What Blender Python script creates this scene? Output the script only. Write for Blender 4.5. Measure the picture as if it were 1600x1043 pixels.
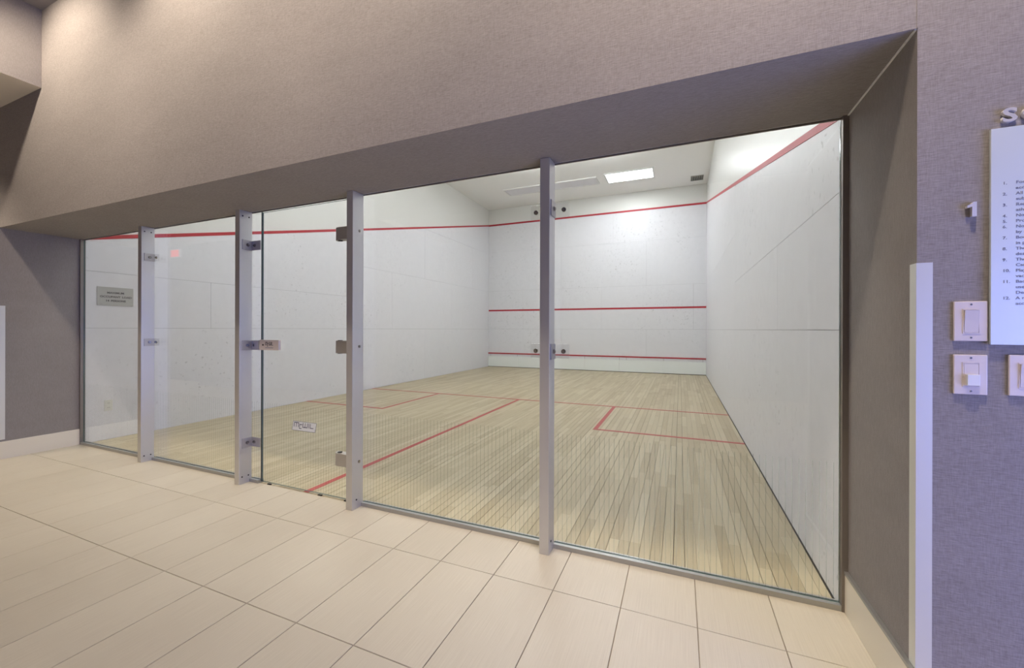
import bpy, bmesh, math, random
from mathutils import Vector, Matrix

R = math.radians
random.seed(7)
for o in list(bpy.data.objects):
    bpy.data.objects.remove(o, do_unlink=True)
scene = bpy.context.scene
COL = scene.collection

# ------------------------------------------------------------------ camera
CAM = Vector((5.7536, -2.1734, 1.2097)); YAW = 0.3945; FPX = 629.92; PY = 513.98
cam_d = bpy.data.cameras.new('camera'); cam = bpy.data.objects.new('camera', cam_d); COL.objects.link(cam)
cam_d.sensor_width = 36.0; cam_d.lens = 36.0 * FPX / 1600.0
cam_d.shift_y = -(1043 / 2 - PY) / 1600.0
cam_d.clip_start = 0.02; cam_d.clip_end = 100
cam.matrix_world = Matrix.Translation(CAM) @ Matrix.Rotation(YAW, 4, 'Z') @ Matrix.Rotation(R(90), 4, 'X') @ Matrix.Rotation(R(0.152), 4, 'Z')
scene.camera = cam

# ------------------------------------------------------------------ world (cool light let in by the added lobby window), exposure
w = bpy.data.worlds.new('world'); scene.world = w; w.use_nodes = True
w.node_tree.nodes['Background'].inputs[0].default_value = (0.27, 0.35, 1.0, 1)
w.node_tree.nodes['Background'].inputs[1].default_value = 9.0
scene.view_settings.view_transform = 'Standard'
scene.view_settings.look = 'None'
scene.view_settings.exposure = 0.0
scene.view_settings.gamma = 1.0
scene.view_settings.use_curve_mapping = False

ADDED_WIN = (-3.3, -0.85, 0.08, 1.70)          # added, unseen opening in the right end wall for blue light: y0, y1, z0, z1
LX0, LX1 = -6.0, 8.2
LOBBY_BACK = -6.0
pl = bpy.data.lights.new('added_window_portal', 'AREA'); pl.shape = 'RECTANGLE'; pl.size = ADDED_WIN[1] - ADDED_WIN[0]; pl.size_y = ADDED_WIN[3] - ADDED_WIN[2]
po = bpy.data.objects.new('added_window_portal', pl); COL.objects.link(po)
po.location = (LX1 + 0.14, (ADDED_WIN[0] + ADDED_WIN[1]) / 2, (ADDED_WIN[2] + ADDED_WIN[3]) / 2); po.rotation_euler = (R(90), 0, R(90))
pl.cycles.is_portal = True

FIX_L = 12.8        # radiance of the court fixtures over the glass
FIX_F = 20.0        # radiance of the fixture near the front wall
DOWN_W = 165.0       # lobby downlights

# ------------------------------------------------------------------ dimensions (metres)
W = 6.4; D = 9.67; HC = 5.09; HG = 2.13; YF = -0.565; HL = 3.88
XL = -0.02; XR = 6.42
SLOPE = (4.555 - 2.13) / D

# ------------------------------------------------------------------ materials
def nmat(name):
    m = bpy.data.materials.new(name); m.use_nodes = True
    nt = m.node_tree; b = nt.nodes['Principled BSDF']
    return m, nt, b
def node(nt, t, **kw):
    n = nt.nodes.new(t)
    for k, v in kw.items(): setattr(n, k, v)
    return n
def plain(name, col, rough=0.5, metal=0.0, spec=0.5, emit=None, es=0):
    m, nt, b = nmat(name)
    b.inputs['Base Color'].default_value = (*col, 1); b.inputs['Roughness'].default_value = rough
    b.inputs['Metallic'].default_value = metal; b.inputs['Specular IOR Level'].default_value = spec
    if emit: b.inputs['Emission Color'].default_value = (*emit, 1); b.inputs['Emission Strength'].default_value = es
    return m
def ramp(nt, fac, stops):
    r = node(nt, 'ShaderNodeValToRGB'); e = r.color_ramp.elements
    while len(e) < len(stops): e.new(0.5)
    for el, (p, c) in zip(e, stops): el.position = p; el.color = (*c, 1)
    nt.links.new(fac, r.inputs[0]); return r.outputs[0]
def noise(nt, scale_vec, scale=1.0, detail=2.0, rough=0.5, src='pos'):
    if src == 'pos': c = node(nt, 'ShaderNodeNewGeometry').outputs['Position']
    else: c = node(nt, 'ShaderNodeTexCoord').outputs['Object']
    mp = node(nt, 'ShaderNodeMapping'); mp.inputs['Scale'].default_value = scale_vec
    nt.links.new(c, mp.inputs['Vector'])
    n = node(nt, 'ShaderNodeTexNoise'); n.inputs['Scale'].default_value = scale; n.inputs['Detail'].default_value = detail
    n.inputs['Roughness'].default_value = rough
    nt.links.new(mp.outputs[0], n.inputs['Vector']); return n
def math_n(nt, op, a, b):
    m = node(nt, 'ShaderNodeMath', operation=op)
    for i, v in enumerate((a, b)):
        if isinstance(v, (int, float)): m.inputs[i].default_value = v
        else: nt.links.new(v, m.inputs[i])
    return m.outputs[0]
def bump(nt, b, h, strength, dist=0.002):
    bp = node(nt, 'ShaderNodeBump'); bp.inputs['Strength'].default_value = strength; bp.inputs['Distance'].default_value = dist
    nt.links.new(h, bp.inputs['Height']); nt.links.new(bp.outputs[0], b.inputs['Normal'])

def fabric(name, c0, c1):
    m, nt, b = nmat(name)
    h = noise(nt, (45, 420, 420), 1, 3, .6); v = noise(nt, (420, 420, 40), 1, 3, .6); big = noise(nt, (3, 3, 9), 1, 2)
    s = math_n(nt, 'ADD', math_n(nt, 'MULTIPLY', h.outputs[0], .55), math_n(nt, 'MULTIPLY', v.outputs[0], .35))
    s = math_n(nt, 'ADD', s, math_n(nt, 'MULTIPLY', big.outputs[0], .10))
    nt.links.new(ramp(nt, s, [(.36, c0), (.64, c1)]), b.inputs['Base Color'])
    b.inputs['Roughness'].default_value = .85; b.inputs['Specular IOR Level'].default_value = .2
    bump(nt, b, s, .5, .0015); return m
M_FAB = fabric('woven_wallcovering', (.228, .207, .198), (.35, .32, .308))

def tile_mat():
    m, nt, b = nmat('ribbed_cream_tile')
    n = noise(nt, (420, 5, 5), 1, 3, .55); big = noise(nt, (2.2, 2.2, 2.2), 1, 3)
    oi = node(nt, 'ShaderNodeObjectInfo')
    s = math_n(nt, 'ADD', math_n(nt, 'MULTIPLY', n.outputs[0], .6), math_n(nt, 'MULTIPLY', big.outputs[0], .28))
    s = math_n(nt, 'ADD', s, math_n(nt, 'MULTIPLY', oi.outputs['Random'], .12))
    nt.links.new(ramp(nt, s, [(.3, (.485, .44, .355)), (.7, (.585, .54, .445))]), b.inputs['Base Color'])
    b.inputs['Roughness'].default_value = .38; b.inputs['Specular IOR Level'].default_value = .45
    bump(nt, b, n.outputs[0], .12, .001); return m
M_TILE = tile_mat()
M_BASE = plain('cream_skirting', (.80, .74, .62), .4)
M_GROUT = plain('grout', (.30, .25, .19), .9)

def wood(name, island):
    m, nt, b = nmat(name)
    if island: rnd = node(nt, 'ShaderNodeNewGeometry').outputs['Random Per Island']
    else: rnd = node(nt, 'ShaderNodeObjectInfo').outputs['Random']
    g = noise(nt, (70, 3.0, 10), 1, 4, .6); big = noise(nt, (1.2, .6, 1), 1, 3)
    s = math_n(nt, 'ADD', math_n(nt, 'MULTIPLY', rnd, .52), math_n(nt, 'MULTIPLY', g.outputs[0], .34))
    s = math_n(nt, 'ADD', s, math_n(nt, 'MULTIPLY', big.outputs[0], .28))
    nt.links.new(ramp(nt, s, [(.08, (.31, .235, .13)), (.36, (.415, .345, .215)), (.66, (.48, .41, .268)), (1.0, (.555, .49, .345))]), b.inputs['Base Color'])
    b.inputs['Roughness'].default_value = .42; b.inputs['Specular IOR Level'].default_value = .35
    return m
M_WOOD = wood('maple_strip', False); M_WOOD_I = wood('maple_strip_far', True)
M_DARK = plain('dark_gap', (.035, .03, .025), .9)

def wall_white():
    m, nt, b = nmat('white_court_panel')
    n = noise(nt, (1, 1, 1), 9, 4, .7); sp = noise(nt, (1, 1, 1), 26, 1, .5); zone = noise(nt, (1, 1, 1), .9, 2)
    # ball scuffs: sparse small grey marks of their own
    k = math_n(nt, 'MULTIPLY', ramp(nt, sp.outputs[0], [(.66, (0, 0, 0)), (.72, (1, 1, 1))]), ramp(nt, zone.outputs[0], [(.42, (0, 0, 0)), (.62, (1, 1, 1))]))
    base = ramp(nt, n.outputs[0], [(.3, (.71, .71, .74)), (.7, (.75, .75, .78))])
    mx = node(nt, 'ShaderNodeMix', data_type='RGBA'); nt.links.new(k, mx.inputs[0]); nt.links.new(base, mx.inputs[6]); mx.inputs[7].default_value = (.54, .54, .56, 1)
    nt.links.new(mx.outputs[2], b.inputs['Base Color'])
    b.inputs['Roughness'].default_value = .45; b.inputs['Specular IOR Level'].default_value = .35
    return m
M_PANEL = wall_white()
def plaster(name, c, rough, spec):
    m, nt, b = nmat(name)
    n = noise(nt, (1, 1, 1), 30, 4, .6); b.inputs['Base Color'].default_value = (*c, 1)
    b.inputs['Roughness'].default_value = rough; b.inputs['Specular IOR Level'].default_value = spec
    v = noise(nt, (14, 14, 1.2), 1, 2)
    s = math_n(nt, 'ADD', n.outputs[0], math_n(nt, 'MULTIPLY', v.outputs[0], .6))
    bump(nt, b, s, .12, .004); return m
M_UPPER = plaster('gloss_cream_plaster', (.70, .70, .67), .34, .4)
M_CEIL = plaster('court_ceiling_plaster', (.92, .92, .90), .8, .3)
M_LCEIL = plain('lobby_ceiling_paint', (.30, .28, .26), .9)
M_CREAM = plain('cream_paint', (.78, .72, .58), .7)
M_LWALL = plain('lobby_wall_paint', (.36, .34, .33), .85)
M_RED = plain('red_line_paint', (.42, .012, .025), .5)
M_REDF = plain('red_floor_line_paint', (.40, .030, .030), .5)
def steel(name, c, rough, metal=1):
    m, nt, b = nmat(name)
    n = noise(nt, (900, 900, 6), 1, 2); b.inputs['Base Color'].default_value = (*c, 1); b.inputs['Metallic'].default_value = metal
    rr = node(nt, 'ShaderNodeMapRange'); nt.links.new(n.outputs[0], rr.inputs[0]); rr.inputs[3].default_value = rough - .07; rr.inputs[4].default_value = rough + .07
    nt.links.new(rr.outputs[0], b.inputs['Roughness']); return m
M_POST = steel('brushed_aluminium', (.66, .65, .635), .44, .8)
M_STEEL = steel('brushed_steel', (.52, .50, .48), .45, .8)
M_GUARD = plain('guard_metal', (.74, .74, .70), .42, .4)
M_PLATE = plain('sign_aluminium', (.74, .80, .82), .4, .3)
M_OCC = plain('occupant_sign_grey', (.44, .44, .42), .45, .2)
M_JOINT = plain('panel_joint_grey', (.26, .26, .27), .9)
M_CHROME = plain('bolt_steel', (.42, .40, .37), .22, 1.0)
M_CHAN = plain('bronze_channel', (.25, .22, .19), .45, .6)
M_SILL = plain('aluminium_channel', (.42, .42, .41), .4, .8)
M_BLACK = plain('black_ink', (.015, .015, .018), .6)
M_GREYINK = plain('grey_ink', (.22, .23, .28), .6)
M_BLUEINK = plain('navy_ink', (.012, .022, .085), .5)
M_IVORY = plain('ivory_plastic', (.74, .66, .62), .28)
M_WHITEPL = plain('white_plastic', (.82, .82, .82), .3)
M_LETTER = plain('brushed_letter_face', (.80, .78, .78), .4, .5)
M_SOCKET = plain('outlet_plastic', (.70, .70, .64), .35)
M_TIN = plain('tin_white_metal', (.80, .83, .80), .22, 0, .5)
M_FRAME = plain('fixture_frame_white', (.78, .78, .77), .5)
M_LENS_OFF = plain('unlit_grey_lens', (.76, .76, .80), .5)
M_LENS_ON = plain('lit_lens', (.9, .9, .9), .5, emit=(.95, .975, 1), es=FIX_L)
M_LENS_FRONT = plain('lit_lens_front', (.9, .9, .9), .5, emit=(.95, .975, 1), es=FIX_F)
M_TUBE = plain('lit_tube', (.9, .9, .9), .5, emit=(.95, .975, 1), es=FIX_F * 1.4)
M_VENT = plain('vent_dark', (.05, .05, .045), .7)
M_VENTF = plain('vent_frame_grey', (.33, .33, .30), .6)
M_EXIT = plain('exit_red', (.5, .02, .02), .5, emit=(1, .04, .03), es=1.8)
M_LAMP = plain('downlight_lens', (.9, .9, .9), .5, emit=(1, .82, .62), es=6)

def glass_mat(name, tint, ior=1.5, white=0.0):
    m = bpy.data.materials.new(name); m.use_nodes = True; nt = m.node_tree; nt.nodes.clear()
    out = node(nt, 'ShaderNodeOutputMaterial'); tr = node(nt, 'ShaderNodeBsdfTransparent'); gl = node(nt, 'ShaderNodeBsdfGlossy')
    tr.inputs[0].default_value = (*tint, 1); gl.inputs['Roughness'].default_value = 0.0; gl.inputs['Color'].default_value = (1, 1, 1, 1)
    fr = node(nt, 'ShaderNodeFresnel')          # thin pane: same reflectance on both faces
    geo = node(nt, 'ShaderNodeNewGeometry'); io = node(nt, 'ShaderNodeMix', data_type='FLOAT'); nt.links.new(geo.outputs['Backfacing'], io.inputs[0])
    io.inputs[2].default_value = ior; io.inputs[3].default_value = 1 / ior; nt.links.new(io.outputs[0], fr.inputs[0])
    mx = node(nt, 'ShaderNodeMixShader'); nt.links.new(fr.outputs[0], mx.inputs[0]); nt.links.new(tr.outputs[0], mx.inputs[1]); nt.links.new(gl.outputs[0], mx.inputs[2])
    last = mx.outputs[0]
    if white:
        df = node(nt, 'ShaderNodeBsdfDiffuse'); df.inputs[0].default_value = (.8, .8, .8, 1)
        m2 = node(nt, 'ShaderNodeMixShader'); m2.inputs[0].default_value = white
        nt.links.new(last, m2.inputs[1]); nt.links.new(df.outputs[0], m2.inputs[2]); last = m2.outputs[0]
    nt.links.new(last, out.inputs[0]); return m
M_GLASS = glass_mat('clear_glass', (.985, .992, .988), 1.45)
M_ACRYL = glass_mat('clear_acrylic', (.97, .97, .97), 1.35, .03)
M_GEDGE = plain('glass_edge', (.06, .10, .09), .15)
M_STRIPE = glass_mat('etched_stripe', (.80, .87, .86), 1.2, .13)
M_STICKER = plain('sticker_film', (.74, .77, .80), .4)
M_LOCK = plain('lock_cream_metal', (.74, .66, .60), .35)

# ------------------------------------------------------------------ helpers
def box(bm, x0, x1, y0, y1, z0, z1, mi=0):
    v = [bm.verts.new(p) for p in ((x0,y0,z0),(x1,y0,z0),(x1,y1,z0),(x0,y1,z0),(x0,y0,z1),(x1,y0,z1),(x1,y1,z1),(x0,y1,z1))]
    fs = []
    for f in ((0,3,2,1),(4,5,6,7),(0,1,5,4),(1,2,6,5),(2,3,7,6),(3,0,4,7)):
        fc = bm.faces.new([v[i] for i in f]); fc.material_index = mi; fs.append(fc)
    return fs
def prism(bm, pts, off):
    """closed polygon pts (3d) extruded by vector off"""
    off = Vector(off); a = [bm.verts.new(p) for p in pts]; b = [bm.verts.new(Vector(p) + off) for p in pts]
    bm.faces.new(a[::-1]); bm.faces.new(b)
    n = len(a)
    for i in range(n): bm.faces.new((a[i], a[(i+1) % n], b[(i+1) % n], b[i]))
def cyl(bm, c, axis, r, h, n=20, r2=None):
    """cylinder starting at c going along axis by h"""
    ax = Vector(axis).normalized(); q = ax.to_track_quat('Z', 'Y').to_matrix().to_4x4()
    mt = Matrix.Translation(Vector(c) + ax * h / 2) @ q
    bmesh.ops.create_cone(bm, cap_ends=True, segments=n, radius1=r, radius2=r if r2 is None else r2, depth=h, matrix=mt)
def make(name, bm, mat, parent=None, bevel=0, smooth=False, kind=None, label=None, cat=None, group=None):
    if bevel:
        bmesh.ops.bevel(bm, geom=list(bm.edges), offset=bevel, segments=2, affect='EDGES', profile=.5)
    bmesh.ops.recalc_face_normals(bm, faces=bm.faces)
    me = bpy.data.meshes.new(name); bm.to_mesh(me); bm.free()
    for m in (mat if isinstance(mat, (list, tuple)) else [mat]): me.materials.append(m)
    if smooth:
        for p in me.polygons: p.use_smooth = True
    o = bpy.data.objects.new(name, me); COL.objects.link(o)
    return dress(o, parent, kind, label, cat, group)
def dress(o, parent=None, kind=None, label=None, cat=None, group=None):
    if parent:
        o.parent = parent
        o.matrix_parent_inverse = Matrix.Translation(-world_loc(parent))
    if kind: o['kind'] = kind
    if label: o['label'] = label
    if cat: o['category'] = cat
    if group: o['group'] = group
    return o
def world_loc(p):
    v = Vector((0, 0, 0))
    while p:
        v += p.location + p.matrix_parent_inverse.to_translation() if p.parent else p.location
        p = p.parent
    return v
def bx(name, dims, mat, parent=None, bevel=0, **kw):
    bm = bmesh.new(); box(bm, *dims); return make(name, bm, mat, parent, bevel, **kw)
def thing(name, loc, label, cat, group=None):
    o = bpy.data.objects.new(name, None); COL.objects.link(o); o.location = loc; o.empty_display_size = .1
    return dress(o, None, None, label, cat, group)
def text_mesh(name, lines, mat, parent, rot, origin, size, pitch, align='LEFT', sx=1.0, ext=.0004, bold=0.0):
    """lines: list of strings (or (dx, dline, string)); flat lettering mesh"""
    bm = bmesh.new()
    rm = Matrix.Translation(origin) @ rot
    for i, ln in enumerate(lines):
        dx, dl, s = (0, i, ln) if isinstance(ln, str) else ln
        cu = bpy.data.curves.new('t', 'FONT'); cu.body = s; cu.size = size; cu.extrude = ext; cu.align_x = align; cu.offset = bold; cu.resolution_u = 3
        to = bpy.data.objects.new('t', cu); COL.objects.link(to)
        dg = bpy.context.evaluated_depsgraph_get(); me = bpy.data.meshes.new_from_object(to.evaluated_get(dg))
        me.transform(rm @ Matrix.Translation((dx, -dl * pitch, 0)) @ Matrix.Diagonal((sx, 1, 1, 1)))
        bm.from_mesh(me); bpy.data.objects.remove(to); bpy.data.curves.remove(cu); bpy.data.meshes.remove(me)
    return make(name, bm, mat, parent)
ROT_Y = Matrix.Rotation(R(90), 4, 'X')                                   # text facing -Y
ROT_X = Matrix.Rotation(R(90), 4, 'Z') @ Matrix.Rotation(R(90), 4, 'X')  # text facing +X
def project(p):
    d = Vector(p) - CAM; c, s = math.cos(YAW), math.sin(YAW)
    r = d.x * c + d.y * s; wd = -d.x * s + d.y * c
    return (800 + FPX * r / wd, PY - FPX * d.z / wd, wd) if wd > .05 else (-1e4, -1e4, wd)

# ================================================================== LOBBY SHELL
T = .012
floor = bx('floor_lobby', (LX0, LX1, LOBBY_BACK, -0.012, -.06, -.005), M_GROUT, kind='structure', label='cream ribbed rectangular tile floor of the lobby')
TW, TL, G = .3048, .6096, .0032
cells = []
ix0 = int((LX0 - 3.994) / TW); ix1 = int((LX1 - 3.994) / TW)
ysea = [-.012, -.372] + [-.372 - TL * k for k in range(1, 10)]
for k in range(len(ysea) - 1):
    for i in range(ix0, ix1):
        x0 = 3.994 + i * TW; x1 = x0 + TW; y1 = ysea[k]; y0 = ysea[k+1]
        cells.append((x0 + G/2, x1 - G/2, max(y0, LOBBY_BACK) + G/2, y1 - (G/2 if k else 0)))
cells = [c for c in cells if c[3] - c[2] > .02]
def cell_rank(c):
    cx, cy = (c[0]+c[1])/2, (c[2]+c[3])/2
    return math.hypot(cx - CAM.x + 1.6, cy - CAM.y - 1.5)
cells.sort(key=cell_rank)
tile_cache = {}
def tile_mesh(wx, wy):
    key = (round(wx, 4), round(wy, 4))
    if key not in tile_cache:
        bm = bmesh.new(); fs = box(bm, -wx/2, wx/2, -wy/2, wy/2, -.0045, 0)
        te = [e for e in fs[1].edges]
        bmesh.ops.bevel(bm, geom=te, offset=.0012, segments=1, affect='EDGES')
        me = bpy.data.meshes.new('tile'); bm.to_mesh(me); bm.free(); me.materials.append(M_TILE); tile_cache[key] = me
    return tile_cache[key]
def clip_cell(c):
    """tiles that run into the side piers end at the pier face"""
    x0, x1, y0, y1 = c
    if y1 > YF - .02 and y0 > YF - .02 or (y0 > -.38):      # row wholly inside the recess
        x0 = max(x0, XL - .001); x1 = min(x1, XR + .001)
    return (x0, x1, y0, y1) if x1 - x0 > .02 else None
n_t = 0; rest = bmesh.new()
for c in cells:
    c = clip_cell(c)
    if not c: continue
    if n_t < 290:
        o = bpy.data.objects.new('tile', tile_mesh(c[1]-c[0], c[3]-c[2])); COL.objects.link(o)
        o.location = ((c[0]+c[1])/2, (c[2]+c[3])/2, 0); o.parent = floor; n_t += 1
    else:
        box(rest, c[0], c[1], c[2], c[3], -.0045, 0)
make('tile_field', rest, M_TILE, floor, kind='stuff')

# facade above the recess, the two piers
bx('wall_facade', (LX0, XR, YF, -.02, HG, HL + .3), M_FAB, kind='structure', label='grey-brown woven fabric wall and soffit above the glass front')
bx('wall_right', (XR, LX1, YF, -.02, 0, HL + .3), M_FAB, kind='structure', label='fabric covered pier wall right of the glass front')
bx('wall_left', (LX0, XL, YF, -.02, 0, HG), M_FAB, kind='structure', label='fabric covered pier wall left of the glass front')
bx('trim_seam', (XR - .0015, XR + .0015, YF - .0012, YF + .003, HG, HL), M_FAB, kind='structure', label='wallcovering seam above the right corner of the recess')
bx('trim_bead', (XR - .006, XR, YF + .002, -.02, HG - .004, HG + .001), M_FRAME, kind='structure', label='pale sealant bead between soffit and right reveal')
# rest of the lobby
bx('ceiling_lobby', (LX0, LX1, LOBBY_BACK - .2, .1, HL, HL + .1), M_LCEIL, kind='structure', label='dark lobby ceiling')
bm = bmesh.new(); fs = box(bm, LX0, .79, LOBBY_BACK, YF - .001, 3.228, HL)
for f in fs: f.material_index = 1
fs[0].material_index = 0
make('ceiling_bulkhead', bm, [M_CREAM, M_FAB], kind='structure', label='dropped ceiling with cream underside and fabric side at far left')
bx('wall_back', (.6, LX1, LOBBY_BACK - .2, LOBBY_BACK, -.06, HL), M_LWALL, kind='structure', label='lobby wall behind the camera')
bx('wall_opposite', (LX0, .6, LOBBY_BACK - .2, -3.55, -.06, HL), M_LWALL, kind='structure', label='grey lobby wall opposite the glass')
bx('column', (-3.7, -2.2, -3.56, -3.2, 0, 3.225), M_LWALL, kind='structure', label='square pilaster on the opposite lobby wall')
bx('wall_lobby_end_left', (LX0 - .2, LX0, LOBBY_BACK - .2, .1, -.06, HL + .1), M_LWALL, kind='structure', label='far left end wall of the lobby')
y0, y1, z0, z1 = ADDED_WIN
bm = bmesh.new(); xa, xb = LX1, LX1 + .2
box(bm, xa, xb, LOBBY_BACK - .2, y0, -.06, HL + .1); box(bm, xa, xb, y1, .1, -.06, HL + .1)
box(bm, xa, xb, y0, y1, -.06, z0); box(bm, xa, xb, y0, y1, z1, HL + .1)
make('wall_lobby_end_right', bm, M_LWALL, kind='structure', label='right end wall of the lobby with an added window opening')
added_win = bx('added_window_1', (xa + .09, xa + .10, y0, y1, z0, z1), M_GLASS, kind='structure', label='added unseen lobby window that throws cool light on the right pier')  # window put in as a source for the blue light at right
bm = bmesh.new(); t = .05; ym = (y0 + y1) / 2
for d in ((y0, y0+t, z0, z1), (y1-t, y1, z0, z1), (y0+t, y1-t, z0, z0+t), (y0+t, y1-t, z1-t, z1), (ym-t/2, ym+t/2, z0+t, z1-t)):
    box(bm, xa + .07, xa + .12, d[0], d[1], d[2], d[3])
make('added_window_frame', bm, M_FRAME, added_win)

# baseboards and corner guards
bb = bx('baseboard_right', (XR - .012, XR, YF, -.03, 0, .165), M_BASE, kind='structure', label='cream tile skirting along the right reveal')
bx('metal_edge', (XR - .014, XR, YF, -.03, .165, .177), M_SILL, bb)
bx('baseboard_left', (XL, XL + .012, YF - .012, -.03, 0, .16), M_BASE, kind='structure', label='cream tile skirting along the left reveal')
bx('baseboard_facade_right', (XR - .012, LX1, YF - .012, YF, 0, .165), M_BASE, kind='structure', label='cream tile skirting under the light switches')
bx('baseboard_facade_left', (LX0, XL, YF - .012, YF, 0, .16), M_BASE, kind='structure', label='cream tile skirting of the left pier')
def guard(x, s, label):
    # L-angle wrapped round the pier corner; s = +1 when the reveal faces -X
    bm = bmesh.new(); t = .002; a = .036
    pts = [(x - s*t, YF - t), (x + s*a, YF - t), (x + s*a, YF), (x, YF), (x, YF + a), (x - s*t, YF + a)]
    prism(bm, [(p[0], p[1], .178) for p in pts], (0, 0, 1.414 - .178))
    return make('corner_guard', bm, M_GUARD, label=label, cat='corner guard')
guard(XR, 1, 'shiny metal corner guard on the pier beside the light switches')
guard(XL, -1, 'metal corner guard at the far left edge of the recess')

# ================================================================== COURT SHELL
cf = bx('floor_court', (-T, W + T, -.012, D + T, -.06, -.018), M_DARK, kind='structure', label='pale maple strip floor of the squash court')
SW = .0572; planks = []
ns = int(W / SW) + 1
for i in range(ns):
    x0 = .004 + i * SW; x1 = min(x0 + SW, W - .009)
    if x1 - x0 < .012: continue
    g = random.choice((.0008, .0012, .0018, .0026, .0042))
    y = -.012 + .0
    first = True
    while y < D - .004:
        L = random.choice((.3, .45, .6, .75, .9, 1.05, 1.2)) if not first else random.choice((.22, .41, .63, .87))
        first = False
        ye = min(y + L, D - .004)
        if D - .004 - ye < .12: ye = D - .004
        planks.append((x0 + g/2, x1 - g/2, y + .0004, ye - .0004)); y = ye
def prank(p):
    u, v, wd = project(((p[0]+p[1])/2, (p[2]+p[3])/2, 0))
    inside = -20 < u < 1330 and v < 1043
    return (0 if inside else 1, wd / max(.2, (p[3]-p[2])) ** .35)
planks.sort(key=prank)
pcache = {}
def plank_mesh(wx, wy):
    key = (round(wx, 4), round(wy, 3))
    if key not in pcache:
        bm = bmesh.new(); box(bm, -wx/2, wx/2, -wy/2, wy/2, -.018, 0)
        me = bpy.data.meshes.new('plank'); bm.to_mesh(me); bm.free(); me.materials.append(M_WOOD); pcache[key] = me
    return pcache[key]
rest = bmesh.new()
for k, p in enumerate(planks):
    if k < 300:
        o = bpy.data.objects.new('plank', plank_mesh(p[1]-p[0], p[3]-p[2])); COL.objects.link(o)
        o.location = ((p[0]+p[1])/2, (p[2]+p[3])/2, random.uniform(-.0004, 0)); o.parent = cf
    else: box(rest, p[0], p[1], p[2], p[3], -.018, 0)
make('plank_field', rest, M_WOOD_I, cf, kind='stuff')
S, B, BL, BR, LW = 4.285, 2.728, 1.585, 4.808, .05
def fline(x0, x1, y0, y1): bx('floor_line', (x0, x1, y0, y1, .0, .0012), M_REDF, cf)
fline(.004, W - .01, S - LW/2, S + LW/2)
fline(W/2 - LW/2, W/2 + LW/2, -.004, S - LW/2)
fline(BL - LW/2, BL + LW/2, B - LW/2, S - LW/2); fline(.004, BL - LW/2, B - LW/2, B + LW/2)
fline(BR - LW/2, BR + LW/2, B - LW/2, S - LW/2); fline(BR + LW/2, W - .01, B - LW/2, B + LW/2)

T = .012
def clip_slope(poly, top):
    """keep the part of polygon (a, z) with z <= top(a)"""
    out = []
    for i in range(len(poly)):
        p, q = poly[i], poly[(i+1) % len(poly)]
        dp, dq = p[1] - top(p[0]), q[1] - top(q[0])
        if dp <= 0: out.append(p)
        if dp * dq < 0:
            t = dp / (dp - dq); out.append((p[0] + t*(q[0]-p[0]), p[1] + t*(q[1]-p[1])))
    return out
def panels(parent, rects, to3d, off, top):
    o3 = Vector(off) * .35                      # grey jointing sheet behind the panels
    a0 = min(r[0] for r in rects); a1 = max(r[1] for r in rects)
    poly = clip_slope([(a0, 0), (a1, 0), (a1, 4.54), (a0, 4.54)], top)
    bm = bmesh.new(); prism(bm, [to3d(*p) for p in poly], o3); make('panel_backing', bm, M_JOINT, parent)
    for a0, a1, z0, z1 in rects:
        g = .0014
        poly = clip_slope([(a0+g, z0+g), (a1-g, z0+g), (a1-g, z1-g), (a0+g, z1-g)], top)
        if len(poly) < 3: continue
        ar = abs(sum(poly[i][0]*poly[(i+1) % len(poly)][1] - poly[(i+1) % len(poly)][0]*poly[i][1] for i in range(len(poly)))) / 2
        if ar < .004: continue
        bm = bmesh.new(); prism(bm, [to3d(*p) for p in poly], off)
        make('wall_panel', bm, M_PANEL, parent)
def side_rects():
    r = []
    rowsA = [(0.0, 1.21, [0, 3.66]), (1.21, 1.815, [0, 1.235, 3.66]), (1.815, 3.03, [0, 3.66])]
    rowsB = [(0.0, 1.21, [3.66, 6.1, 8.54, D]), (1.21, 2.43, [3.66, 4.88, 7.32, D]), (2.43, 3.65, [3.66, 6.1, 8.54, D]), (3.65, 4.6, [3.66, 7.32, D])]
    for z0, z1, ys in rowsA + rowsB:
        for a, b in zip(ys, ys[1:]): r.append((a, b, z0, z1))
    return r
top = lambda y: 2.13 + SLOPE * y
wl = bx('wall_court_left', (-.25, -T, -.02, D + .2, -.06, HC + .1), M_UPPER, kind='structure', label='left side wall of the court')
panels(wl, side_rects(), lambda a, z: (-T, a, z), (T, 0, 0), top)
wr = bx('wall_court_right', (W + T, W + .25, -.02, D + .2, -.06, HC + .1), M_UPPER, kind='structure', label='right side wall of the court')
panels(wr, side_rects(), lambda a, z: (W + T, a, z), (-T, 0, 0), top)
wf = bx('wall_court_front', (-T, W + T, D + T, D + .2, -.06, HC + .1), M_UPPER, kind='structure', label='front wall of the court with three red lines')
fr = []
for z0, z1, xs in ((0.0, 1.215, [0, 2.447, 4.887, W]), (1.215, 2.44, [0, 1.207, 3.647, 6.087, W]), (2.44, 3.69, [0, 2.445, 4.885, W]), (3.69, 4.545, [0, 1.53, 3.97, W])):
    for a, b in zip(xs, xs[1:]): fr.append((a, b, z0, z1))
panels(wf, fr, lambda a, z: (a, D + T, z), (0, -T, 0), lambda a: 9)
bx('wall_line', (0, W, D - .004, D + T, 4.545, 4.595), M_RED, wf)
bx('wall_line', (0, W, D - .003, D, 1.785, 1.835), M_RED, wf)
for wp, xa, off in ((wl, -T, T + .004), (wr, W + T, -T - .004)):
    bm = bmesh.new()
    prism(bm, [(xa, -.01, top(-.01)), (xa, D, top(D)), (xa, D, top(D) + .042), (xa, -.01, top(-.01) + .042)], (off, 0, 0))
    make('wall_line', bm, M_RED, wp)
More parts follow.
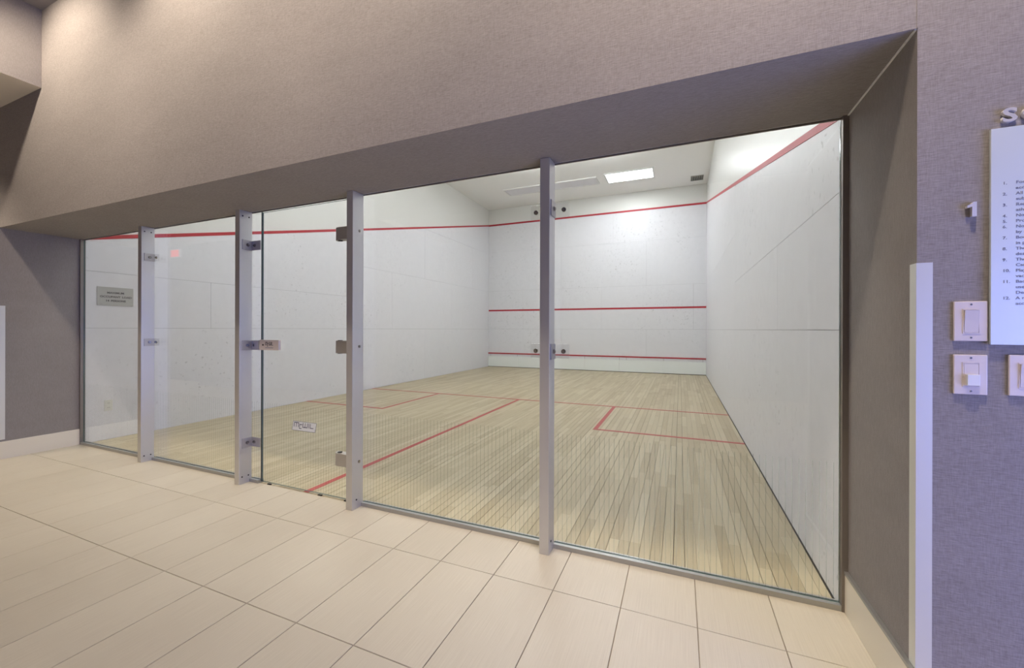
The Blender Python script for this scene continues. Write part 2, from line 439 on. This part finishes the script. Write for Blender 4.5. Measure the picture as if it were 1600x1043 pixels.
bx('ceiling_court', (-.25, W + .25, 0, D + .2, HC, HC + .1), M_CEIL, kind='structure', label='white plaster ceiling of the court')
bx('wall_court_back', (-T, W + T, -.02, .012, HG + .002, HC), M_UPPER, kind='structure', label='plaster wall above the glass on the court side')

# tin along the foot of the front wall
tin = thing('tin_board', (W/2, D - .03, 0), 'white metal tin board along the foot of the front wall', 'tin')
xs = [0.003, 1.02, 2.09, 3.163, 4.16, 5.345, W - .003]
for a, b in zip(xs, xs[1:]):
    bm = bmesh.new()   # slightly raked sheet with a returned top
    prism(bm, [(a + .0015, D - .045, .015), (a + .0015, D - .001, .015), (a + .0015, D - .001, .345), (a + .0015, D - .022, .345)], (b - a - .003, 0, 0))
    make('tin_panel', bm, M_TIN, tin)
bx('top_strip', (.003, W - .003, D - .026, D - .001, .347, .415), M_PANEL, tin)
bx('red_strip', (.003, W - .003, D - .034, D - .001, .417, .452), M_RED, tin, label='red line along the top of the tin')
for x in (.09, 1.02, 3.163, 4.16, 4.356, 5.345, 6.317):
    bx('joint_clip', (x - .004, x + .004, D - .029, D - .0255, .345, .414), M_VENTF, tin)
bx('shadow_gap', (.003, W - .003, D - .043, D - .002, .0015, .014), M_DARK, tin)

# ================================================================== COURT CEILING FIXTURES
def court_light(x0, x1, y0, y1, label, group=None, lit=True):
    t = thing('ceiling_light', ((x0+x1)/2, (y0+y1)/2, HC), label, 'ceiling light', group)
    bm = bmesh.new(); f = .035; zb = HC - .03
    for a in ((x0, x1, y0, y0+f), (x0, x1, y1-f, y1), (x0, x0+f, y0+f, y1-f), (x1-f, x1, y0+f, y1-f)): box(bm, a[0], a[1], a[2], a[3], zb, HC - .0005)
    make('frame', bm, M_FRAME, t)
    if lit:
        bx('diffuser', (x0+f, x1-f, y0+f, y1-f, HC - .018, HC - .012), M_LENS_FRONT, t)
        for k in range(3):
            yc = y0 + (y1-y0) * (k + 1) / 4
            bm = bmesh.new(); cyl(bm, (x0 + .07, yc, HC - .026), (1, 0, 0), .012, x1 - x0 - .14, 10); make('tube', bm, M_TUBE, t, smooth=True)
    else:
        n = 2
        for k in range(n):
            a = x0 + f + (x1-x0-2*f) * k / n; b = x0 + f + (x1-x0-2*f) * (k+1) / n
            bx('diffuser', (a + .004, b - .004, y0+f, y1-f, HC - .024, HC - .012), M_LENS_OFF, t)
    return t
court_light(3.99, 5.16, 7.99, 8.63, 'lit rectangular fluorescent light on the court ceiling near the front wall')
court_light(1.2, 3.78, 8.08, 8.60, 'long unlit grey light panel on the court ceiling beside the lit one', lit=False)
for (xa, ya) in ((1.2, 1.05), (4.0, 1.05), (2.6, 3.4), (1.9, 6.0), (3.7, 6.0)):
    x1, y1 = xa + 1.17, ya + .62
    t = thing('ceiling_light', (xa + .585, ya + .31, HC), 'lit wraparound fluorescent light of the court ceiling hidden above the soffit', 'ceiling light', 'court lights above the soffit')
    bx('housing', (xa - .02, x1 + .02, ya - .02, y1 + .02, HC - .02, HC - .0005), M_FRAME, t)
    bx('diffuser', (xa, x1, ya, y1, HC - .17, HC - .0205), M_LENS_ON, t, bevel=.02)
v = thing('ceiling_vent', (6.15, 9.15, HC), 'small dark ceiling vent in the court corner above the right wall', 'vent')
vx0, vx1, vy0, vy1 = 6.0, 6.3, 8.98, 9.32
bx('backing', (vx0 + .01, vx1 - .01, vy0 + .01, vy1 - .01, HC - .006, HC - .001), M_VENT, v)
bm = bmesh.new()
for a in ((vx0, vx1, vy0, vy0+.02), (vx0, vx1, vy1-.02, vy1), (vx0, vx0+.02, vy0+.02, vy1-.02), (vx1-.02, vx1, vy0+.02, vy1-.02)): box(bm, *a, HC - .015, HC - .0005)
make('frame', bm, M_VENTF, v)
for k in range(5):
    x = vx0 + .05 + k * .05; bx('slat', (x - .006, x + .006, vy0 + .02, vy1 - .02, HC - .013, HC - .007), M_VENTF, v)
for k in range(3):
    y = vy0 + .085 + k * .085; bx('slat', (vx0 + .02, vx1 - .02, y - .005, y + .005, HC - .0068, HC - .0062), M_VENTF, v)

# ================================================================== GLASS FRONT
GZ0 = .022
PX = [1.281, 2.613, 3.746, 5.109]           # right faces of the four posts
PT, PD = .0535, -.108                       # thickness, front edge
STR_P = .0254; STR_TOP = .632
def pane_mesh(x0, x1, z0, z1):
    bm = bmesh.new(); fs = box(bm, x0, x1, -.006, .006, z0, z1)
    for f in (fs[0], fs[1], fs[3], fs[5]): f.material_index = 1
    return bm
def stripes(parent, x0, x1, z0):
    bm = bmesh.new(); k = math.ceil((x0 + .004) / STR_P)
    while k * STR_P < x1 - .004:
        x = k * STR_P; vs = [bm.verts.new(p) for p in ((x - .0012, -.0066, z0), (x + .0012, -.0066, z0), (x + .0012, -.0066, STR_TOP), (x - .0012, -.0066, STR_TOP))]
        bm.faces.new(vs); k += 1
    make('pinstripes', bm, M_STRIPE, parent, kind='stuff')
def pane(x0, x1, label):
    p = thing('glass_pane', ((x0+x1)/2, 0, GZ0), label, 'glass pane')
    make('glass', pane_mesh(x0, x1, GZ0, HG - .003), [M_GLASS, M_GEDGE], p)
    stripes(p, x0, x1, GZ0 + .004); return p
pane(.002, PX[0] - PT - .001, 'leftmost clear glass pane in front of the occupant load sign')
pane(PX[0] - PT + .001, PX[1] - PT/2 - .001, 'clear glass pane between the first and second post from the left')
pane(PX[1] - PT/2 + .001, 2.716, 'narrow glass strip between the second post and the door')
pane(PX[2] - PT/2, PX[3] - PT/2 - .002, 'clear glass pane between the door post and the rightmost post')
pane(PX[3] - PT/2 + .002, 6.397, 'widest clear glass pane right of the rightmost post')
def channel(n, x0, x1):
    bm = bmesh.new()
    box(bm, x0, x1, -.028, -.0075, .0002, .024); box(bm, x0, x1, .0075, .018, .0012, .024); box(bm, x0, x1, -.0075, .0075, .0012, .02)
    make('trim_%d' % n, bm, M_SILL, kind='structure', label='aluminium channel holding the foot of the glass')
channel(1, 0.0, PX[0] - PT); channel(2, PX[0], PX[1] - PT); channel(3, PX[1], 2.716); channel(4, PX[2], PX[3] - PT); channel(5, PX[3], 6.398)
bx('trim_6', (6.3985, XR + .006, -.03, .01, 0, HG), M_CHAN, kind='structure', label='bronze side channel at the right end of the glass')
bx('trim_7', (XL - .01, .0015, -.03, .01, 0, HG), M_CHAN, kind='structure', label='bronze side channel at the left end of the glass')
bx('trim_8', (0, 6.398, -.012, -.0065, HG - .008, HG), M_CHAN, kind='structure', label='thin dark channel along the head of the glass')

def bolt(parent, c, axis, r=.0125, h=.012):
    bm = bmesh.new(); cyl(bm, c, axis, r, h * .5, 20); cyl(bm, Vector(c) + Vector(axis) * h * .5, axis, r * .62, h * .5, 6)
    return make('bolt', bm, M_CHROME, parent)
def post(i, label):
    xr = PX[i]; xl = xr - PT
    p = thing('support_post', ((xl+xr)/2, (PD - .008)/2, 0), label, 'post')
    bx('shaft', (xl, xr, PD, -.0085, .0, HG - .001), M_POST, p, bevel=.0015)
    for z in ((.055, 2.085) if i < 2 else (.06,)):
        for y in ((-.085, -.035) if i < 2 else (-.07,)):
            bm = bmesh.new(); cyl(bm, (xr, y, z), (1, 0, 0), .0055, .0025, 12); make('screw', bm, M_BLACK, p)
    return p
def lbracket(p, xr, z, s, leg, h, mat_leg, mat_plate, bolt_x):
    """plate on the post flank (s=+1 right flank) with a leg along the glass"""
    bm = bmesh.new(); x0, x1 = sorted((xr, xr + s * .006)); box(bm, x0, x1, -.088, -.0085, z - h/2, z + h/2)
    b = make('bracket_plate', bm, mat_plate, p, bevel=.0012)
    bolt(b, (xr + s * .006, -.05, z), (s, 0, 0))
    bm = bmesh.new(); x0, x1 = sorted((xr + s * .0065, xr + s * leg)); box(bm, x0, x1, -.0145, -.0085, z - h/2 + .002, z + h/2 - .002)
    c = make('bracket_leg', bm, mat_leg, p, bevel=.0012)
    bolt(c, (xr + s * bolt_x, -.0145, z), (0, -1, 0))
p1 = post(0, 'leftmost metal post beside the occupant load sign')
for z in (1.856, 1.083): lbracket(p1, PX[0], z, 1, .077, .068, M_ACRYL, M_STEEL, .045)
p2 = post(1, 'metal post left of the glass door, with three latch-side brackets')
for z in (1.865, 1.078, .315): lbracket(p2, PX[1], z, 1, .102, .078, M_STEEL, M_STEEL, .040)
p3 = post(2, 'metal post carrying the hinges right of the glass door')
for z in (1.872, 1.09, .311): bolt(p3, (PX[2], -.048, z), (1, 0, 0), .010, .008)
p4 = post(3, 'rightmost metal post standing alone in front of the front wall')
for z in (1.868, 1.088):
    for s, xf in ((1, PX[3]), (-1, PX[3] - PT)): lbracket(p4, xf, z, s, .085, .085, M_ACRYL, M_STEEL, .054)

# ---- the door
def logo(parent, ox, oz, wd, h, mat, y):
    """lettering: m, dropped c, W, I, L in slanted strokes"""
    st = [((0,0),(0,1)),((0,1),(.23,1)),((.115,0),(.115,1)),((.23,0),(.23,1)),
          ((.29,.62),(.29,-.38)),((.29,.62),(.41,.62)),((.29,-.38),(.39,-.38)),
          ((.46,1),(.46,0)),((.46,0),(.69,0)),((.575,1),(.575,0)),((.69,1),(.69,0)),
          ((.765,1),(.765,0)),((.84,1),(.84,0)),((.84,0),(1,0))]
    bm = bmesh.new(); tw = h * .085; sh = .18
    for (a, b), (c, d) in st:
        u0, u1 = sorted((a, c)); v0, v1 = sorted((b, d))
        X0, X1, Z0, Z1 = u0*wd - tw, u1*wd + tw, v0*h - tw, v1*h + tw
        vs = [bm.verts.new((ox + X + sh * Z, y, oz + Z)) for X, Z in ((X0,Z0),(X1,Z0),(X1,Z1),(X0,Z1))]
        bm.faces.new(vs)
    return make('lettering', bm, mat, parent)
door = thing('glass_door', (3.2, 0, .01), 'frameless clear glass door with a small blue lettered sticker', 'door')
make('glass', pane_mesh(2.725, PX[2] - PT - .006, .012, HG - .012), [M_GLASS, M_GEDGE], door)
bx('edge_seal', (2.7185, 2.7248, -.0075, .0075, .012, HG - .012), M_BLACK, door, label='dark seal along the free edge of the door')
stripes(door, 2.727, PX[2] - PT - .008, .016)
hl = PX[2] - PT
for z in (1.869, 1.083, .303):
    bm = bmesh.new(); cx, r = hl - .125, .048
    arc = [(cx + r * math.cos(R(270) - R(90) * k / 10), -.012 + r * math.sin(R(270) - R(90) * k / 10)) for k in range(11)]
    prof = [(hl - .002, -.0075), (hl - .002, -.060)] + arc + [(cx - r, -.0075)]
    prism(bm, [(x, y, z - .043) for x, y in prof], (0, 0, .086))
    hg = make('hinge', bm, M_STEEL, door)
    bm = bmesh.new(); cyl(bm, (cx - .004, -.034, z - .047), (0, 0, 1), .016, .094, 16); make('hinge_pin', bm, M_BLACK, hg)
lk = bx('lock_case', (2.728, 2.942, -.030, -.0075, 1.043, 1.122), M_LOCK, door, bevel=.003, label='pale metal lock case with dark lettering')
bx('strike', (2.662, 2.715, -.026, -.0155, 1.05, 1.116), M_STEEL, p2, bevel=.001)
bm = bmesh.new(); cyl(bm, (2.772, -.030, 1.083), (0, -1, 0), .007, .003, 16); make('keyhole', bm, M_BLACK, lk)
logo(lk, 2.796, 1.082, .085, .022, M_BLACK, -.0306)
bx('lettering', (2.796, 2.885, -.0307, -.0303, 1.060, 1.064), M_GREYINK, lk)
bm = bmesh.new(); prism(bm, [(3.058, -.0068, .449), (3.296, -.0068, .449), (3.312, -.0068, .519), (3.074, -.0068, .519)], (0, -.0006, 0))
stk = make('sticker', bm, M_STICKER, door, label='pale blue slanted sticker with navy lettering')
logo(stk, 3.082, .478, .195, .030, M_BLUEINK, -.0078)
bm = bmesh.new()
for a, b in (((3.058,.449),(3.296,.449)), ((3.074,.517),(3.312,.517))): box(bm, a[0], b[0], -.0079, -.0075, a[1], a[1] + .002)
for a, b in (((3.058,.449),(3.074,.519)), ((3.294,.449),(3.310,.519))): prism(bm, [(a[0], -.0079, a[1]), (a[0]+.002, -.0079, a[1]), (b[0]+.002, -.0079, b[1]), (b[0], -.0079, b[1])], (0, .0004, 0))
make('border', bm, M_BLUEINK, stk)
for x in (2.80, 3.33, 3.58): bx('floor_stop', (x, x + .035, -.014, -.002, .0005, .008), M_BLACK, door)

# ================================================================== SIGNS, SWITCHES, OUTLET
sg = thing('occupant_load_sign', (.003, .2525, 1.455), 'grey metal occupant load sign on the left court wall', 'sign')
bx('plate', (.0005, .006, .097, .408, 1.455, 1.657), M_OCC, sg, bevel=.001)
for wd, y, row, al in (('MAXIMUM', .2525, 0, 'CENTER'), ('OCCUPANT', .294, 1, 'RIGHT'), ('LOAD', .307, 1, 'LEFT'), ('14', .198, 2, 'RIGHT'), ('PERSONS', .211, 2, 'LEFT')):
    text_mesh('lettering', [wd], M_BLACK, sg, ROT_X, (.0065, y, 1.586 - .0435 * row), .0285, 0, al, 1.10, .0003, .0009)
ol = thing('wall_outlet', (.003, .194, .31), 'small ivory power outlet low on the left court wall', 'outlet')
bx('cover_plate', (.0005, .007, .160, .228, .31, .428), M_SOCKET, ol, bevel=.002)
for z in (.345, .393):
    f = bx('socket', (.007, .0095, .178, .210, z - .016, z + .016), M_SOCKET, ol, bevel=.001)
    for y in (.188, .200): bx('slot', (.0095, .0098, y - .0015, y + .0015, z - .005, z + .007), M_BLACK, f)

YB = YF
bd = thing('rules_board', (6.88, YB - .006, 1.169), 'brushed silver rules board on the fabric wall above the switches', 'board')
bx('plate', (6.577, 7.19, YB - .012, YB - .004, 1.169, 1.787), M_PLATE, bd, bevel=.0008)
bx('mount', (6.60, 7.17, YB - .004, YB - .0002, 1.19, 1.765), M_BLACK, bd)
rows = [(1,'Food'),(0,'acce'),(2,'All s'),(0,'subs'),(3,'Rese'),(0,'athle'),(4,'Non-'),(5,'Prote'),(6,'No f'),(0,'by a'),(7,'Boo'),(0,'in pe'),(8,'The'),(0,'desk'),(9,'The'),(0,'Canc'),(10,'Play'),(0,'vaca'),(11,'Back'),(0,'use.'),(0,'Desk'),(12,'A m'),(0,'acco')]
L = []
for k, (n, s) in enumerate(rows):
    if n: L.append((0, k, '%d.' % n))
    L.append((.027, k, s))
text_mesh('lettering', L, M_GREYINK, bd, ROT_Y, (6.601, YB - .0123, 1.6245), .0115, .01555, 'LEFT', 1.15, .0002, .00015)
def metal_letter(ch, x, z, size, label, sx=1.15):
    m = text_mesh('metal_letter', [ch], M_LETTER, None, ROT_Y, (x, YB - .0075, z), size, 0, 'LEFT', sx, .005, .0016)
    dress(m, None, None, label, 'letter'); return m
metal_letter('S', 6.600, 1.803, .053, 'raised metal letter S above the rules board', 1.3)
metal_letter('Q', 6.6405, 1.803, .053, 'raised metal round letter at the right photo edge above the rules board', 1.25)
bm = bmesh.new()      # numeral with a slanted flag
prism(bm, [(x, YB - .0125, z) for x, z in ((6.5375, 1.541), (6.5475, 1.541), (6.5475, 1.583), (6.540, 1.583), (6.5365, 1.5775), (6.527, 1.5735), (6.527, 1.5665), (6.5375, 1.5695))], (0, .0105, 0))
make('metal_numeral', bm, M_LETTER, label='raised metal numeral 1 left of the rules board', cat='numeral')

def switch(x0, z0, style, label):
    s = thing('wall_switch', (x0 + .0365, YB - .003, z0), label, 'switch', 'light switches below the rules board')
    bx('cover_plate', (x0, x0 + .073, YB - .007, YB - .0003, z0, z0 + .116), M_IVORY, s, bevel=.002)
    xc = x0 + .0375; zc = z0 + .058
    bm = bmesh.new()
    for a in ((xc-.0185, xc+.0185, zc-.036, zc-.0335), (xc-.0185, xc+.0185, zc+.0335, zc+.036), (xc-.0185, xc-.0165, zc-.0335, zc+.0335), (xc+.0165, xc+.0185, zc-.0335, zc+.0335)):
        box(bm, a[0], a[1], YB - .0085, YB - .007, a[2], a[3])
    make('surround', bm, M_IVORY, s)
    if style == 'rocker':
        bm = bmesh.new()
        prism(bm, [(xc-.0155, YB-.0072, zc-.032), (xc-.0155, YB-.0085, zc-.032), (xc-.0155, YB-.0105, zc+.004), (xc-.0155, YB-.0135, zc+.032), (xc-.0155, YB-.0072, zc+.032)], (.031, 0, 0))
        make('rocker', bm, M_IVORY, s)
    else:
        bx('track', (xc-.0155, xc+.0155, YB-.0085, YB-.0072, zc-.032, zc+.032), M_IVORY, s)
        bx('slider', (xc-.0125, xc+.0145, YB-.018, YB-.0086, zc-.031, zc+.001), M_WHITEPL, s, bevel=.001)
    for z in (z0 + .010, z0 + .107):
        bm = bmesh.new(); cyl(bm, (xc, YB - .007, z), (0, -1, 0), .0026, .0008, 12); make('screw', bm, M_CHROME, s)
switch(6.501, 1.1785, 'rocker', 'ivory rocker switch touching the lower left corner of the rules board')
switch(6.501, 1.0225, 'slider', 'ivory dimmer switch with a white slider, lowest at left')
switch(6.618, 1.0245, 'rocker', 'ivory switch cut by the right edge of the photo')

# ================================================================== LOBBY LAMPS
def downlight(x, y, zc, power, col, label, size=110, group='recessed lobby downlights', tilt=0, gain=1.0):
    t = thing('downlight', (x, y, zc), label, 'downlight', group)
    bm = bmesh.new(); n = 24
    a = [[bm.verts.new((x + r * math.cos(2*math.pi*k/n), y + r * math.sin(2*math.pi*k/n), z)) for k in range(n)] for r, z in ((.085, zc - .0005), (.085, zc - .008), (.062, zc - .008), (.055, zc - .0005))]
    for q in range(3):
        for k in range(n): bm.faces.new((a[q][k], a[q][(k+1) % n], a[q+1][(k+1) % n], a[q+1][k]))
    make('trim_ring', bm, M_FRAME, t)
    bm = bmesh.new(); cyl(bm, (x, y, zc - .003), (0, 0, 1), .054, .002, 24); make('lens', bm, M_LAMP, t)
    l = bpy.data.lights.new('downlight_lamp', 'SPOT'); l.energy = power * gain; l.color = col; l.spot_size = R(size); l.spot_blend = .75; l.shadow_soft_size = .05
    lo = bpy.data.objects.new('downlight_lamp', l); COL.objects.link(lo); lo.location = (x, y, zc - .02); lo.rotation_euler = (R(tilt), 0, 0)
WARM = (1, .85, .68)
for x, y in ((1.27, -1.45), (2.9, -1.42), (4.6, -1.38), (6.35, -1.22)):
    downlight(x, y, HL, DOWN_W, WARM, 'recessed warm downlight in the lobby ceiling washing the fabric wall', tilt=46, gain=1.75 if x > 6 else 1.0)
for x, y in ((2.2, -3.6), (5.0, -3.6), (7.2, -3.6)):
    downlight(x, y, HL, DOWN_W * 1.25, WARM, 'recessed warm downlight in the lobby ceiling behind the camera', group='lobby downlights behind the camera')
for x, y in ((-.35, -1.35), (-2.6, -1.6), (-4.6, -2.2)):
    downlight(x, y, 3.228, DOWN_W * .8, WARM, 'recessed warm downlight in the dropped ceiling at far left', group='downlights of the dropped ceiling')
ex = thing('exit_sign', (-5.15, -3.50, 2.86), 'red glowing exit sign on the opposite lobby wall, seen only mirrored in the glass', 'sign')
bx('housing', (-5.32, -4.98, -3.549, -3.50, 2.86, 3.06), M_FRAME, ex, bevel=.004)
bx('face', (-5.30, -5.0, -3.499, -3.494, 2.88, 3.04), M_EXIT, ex)
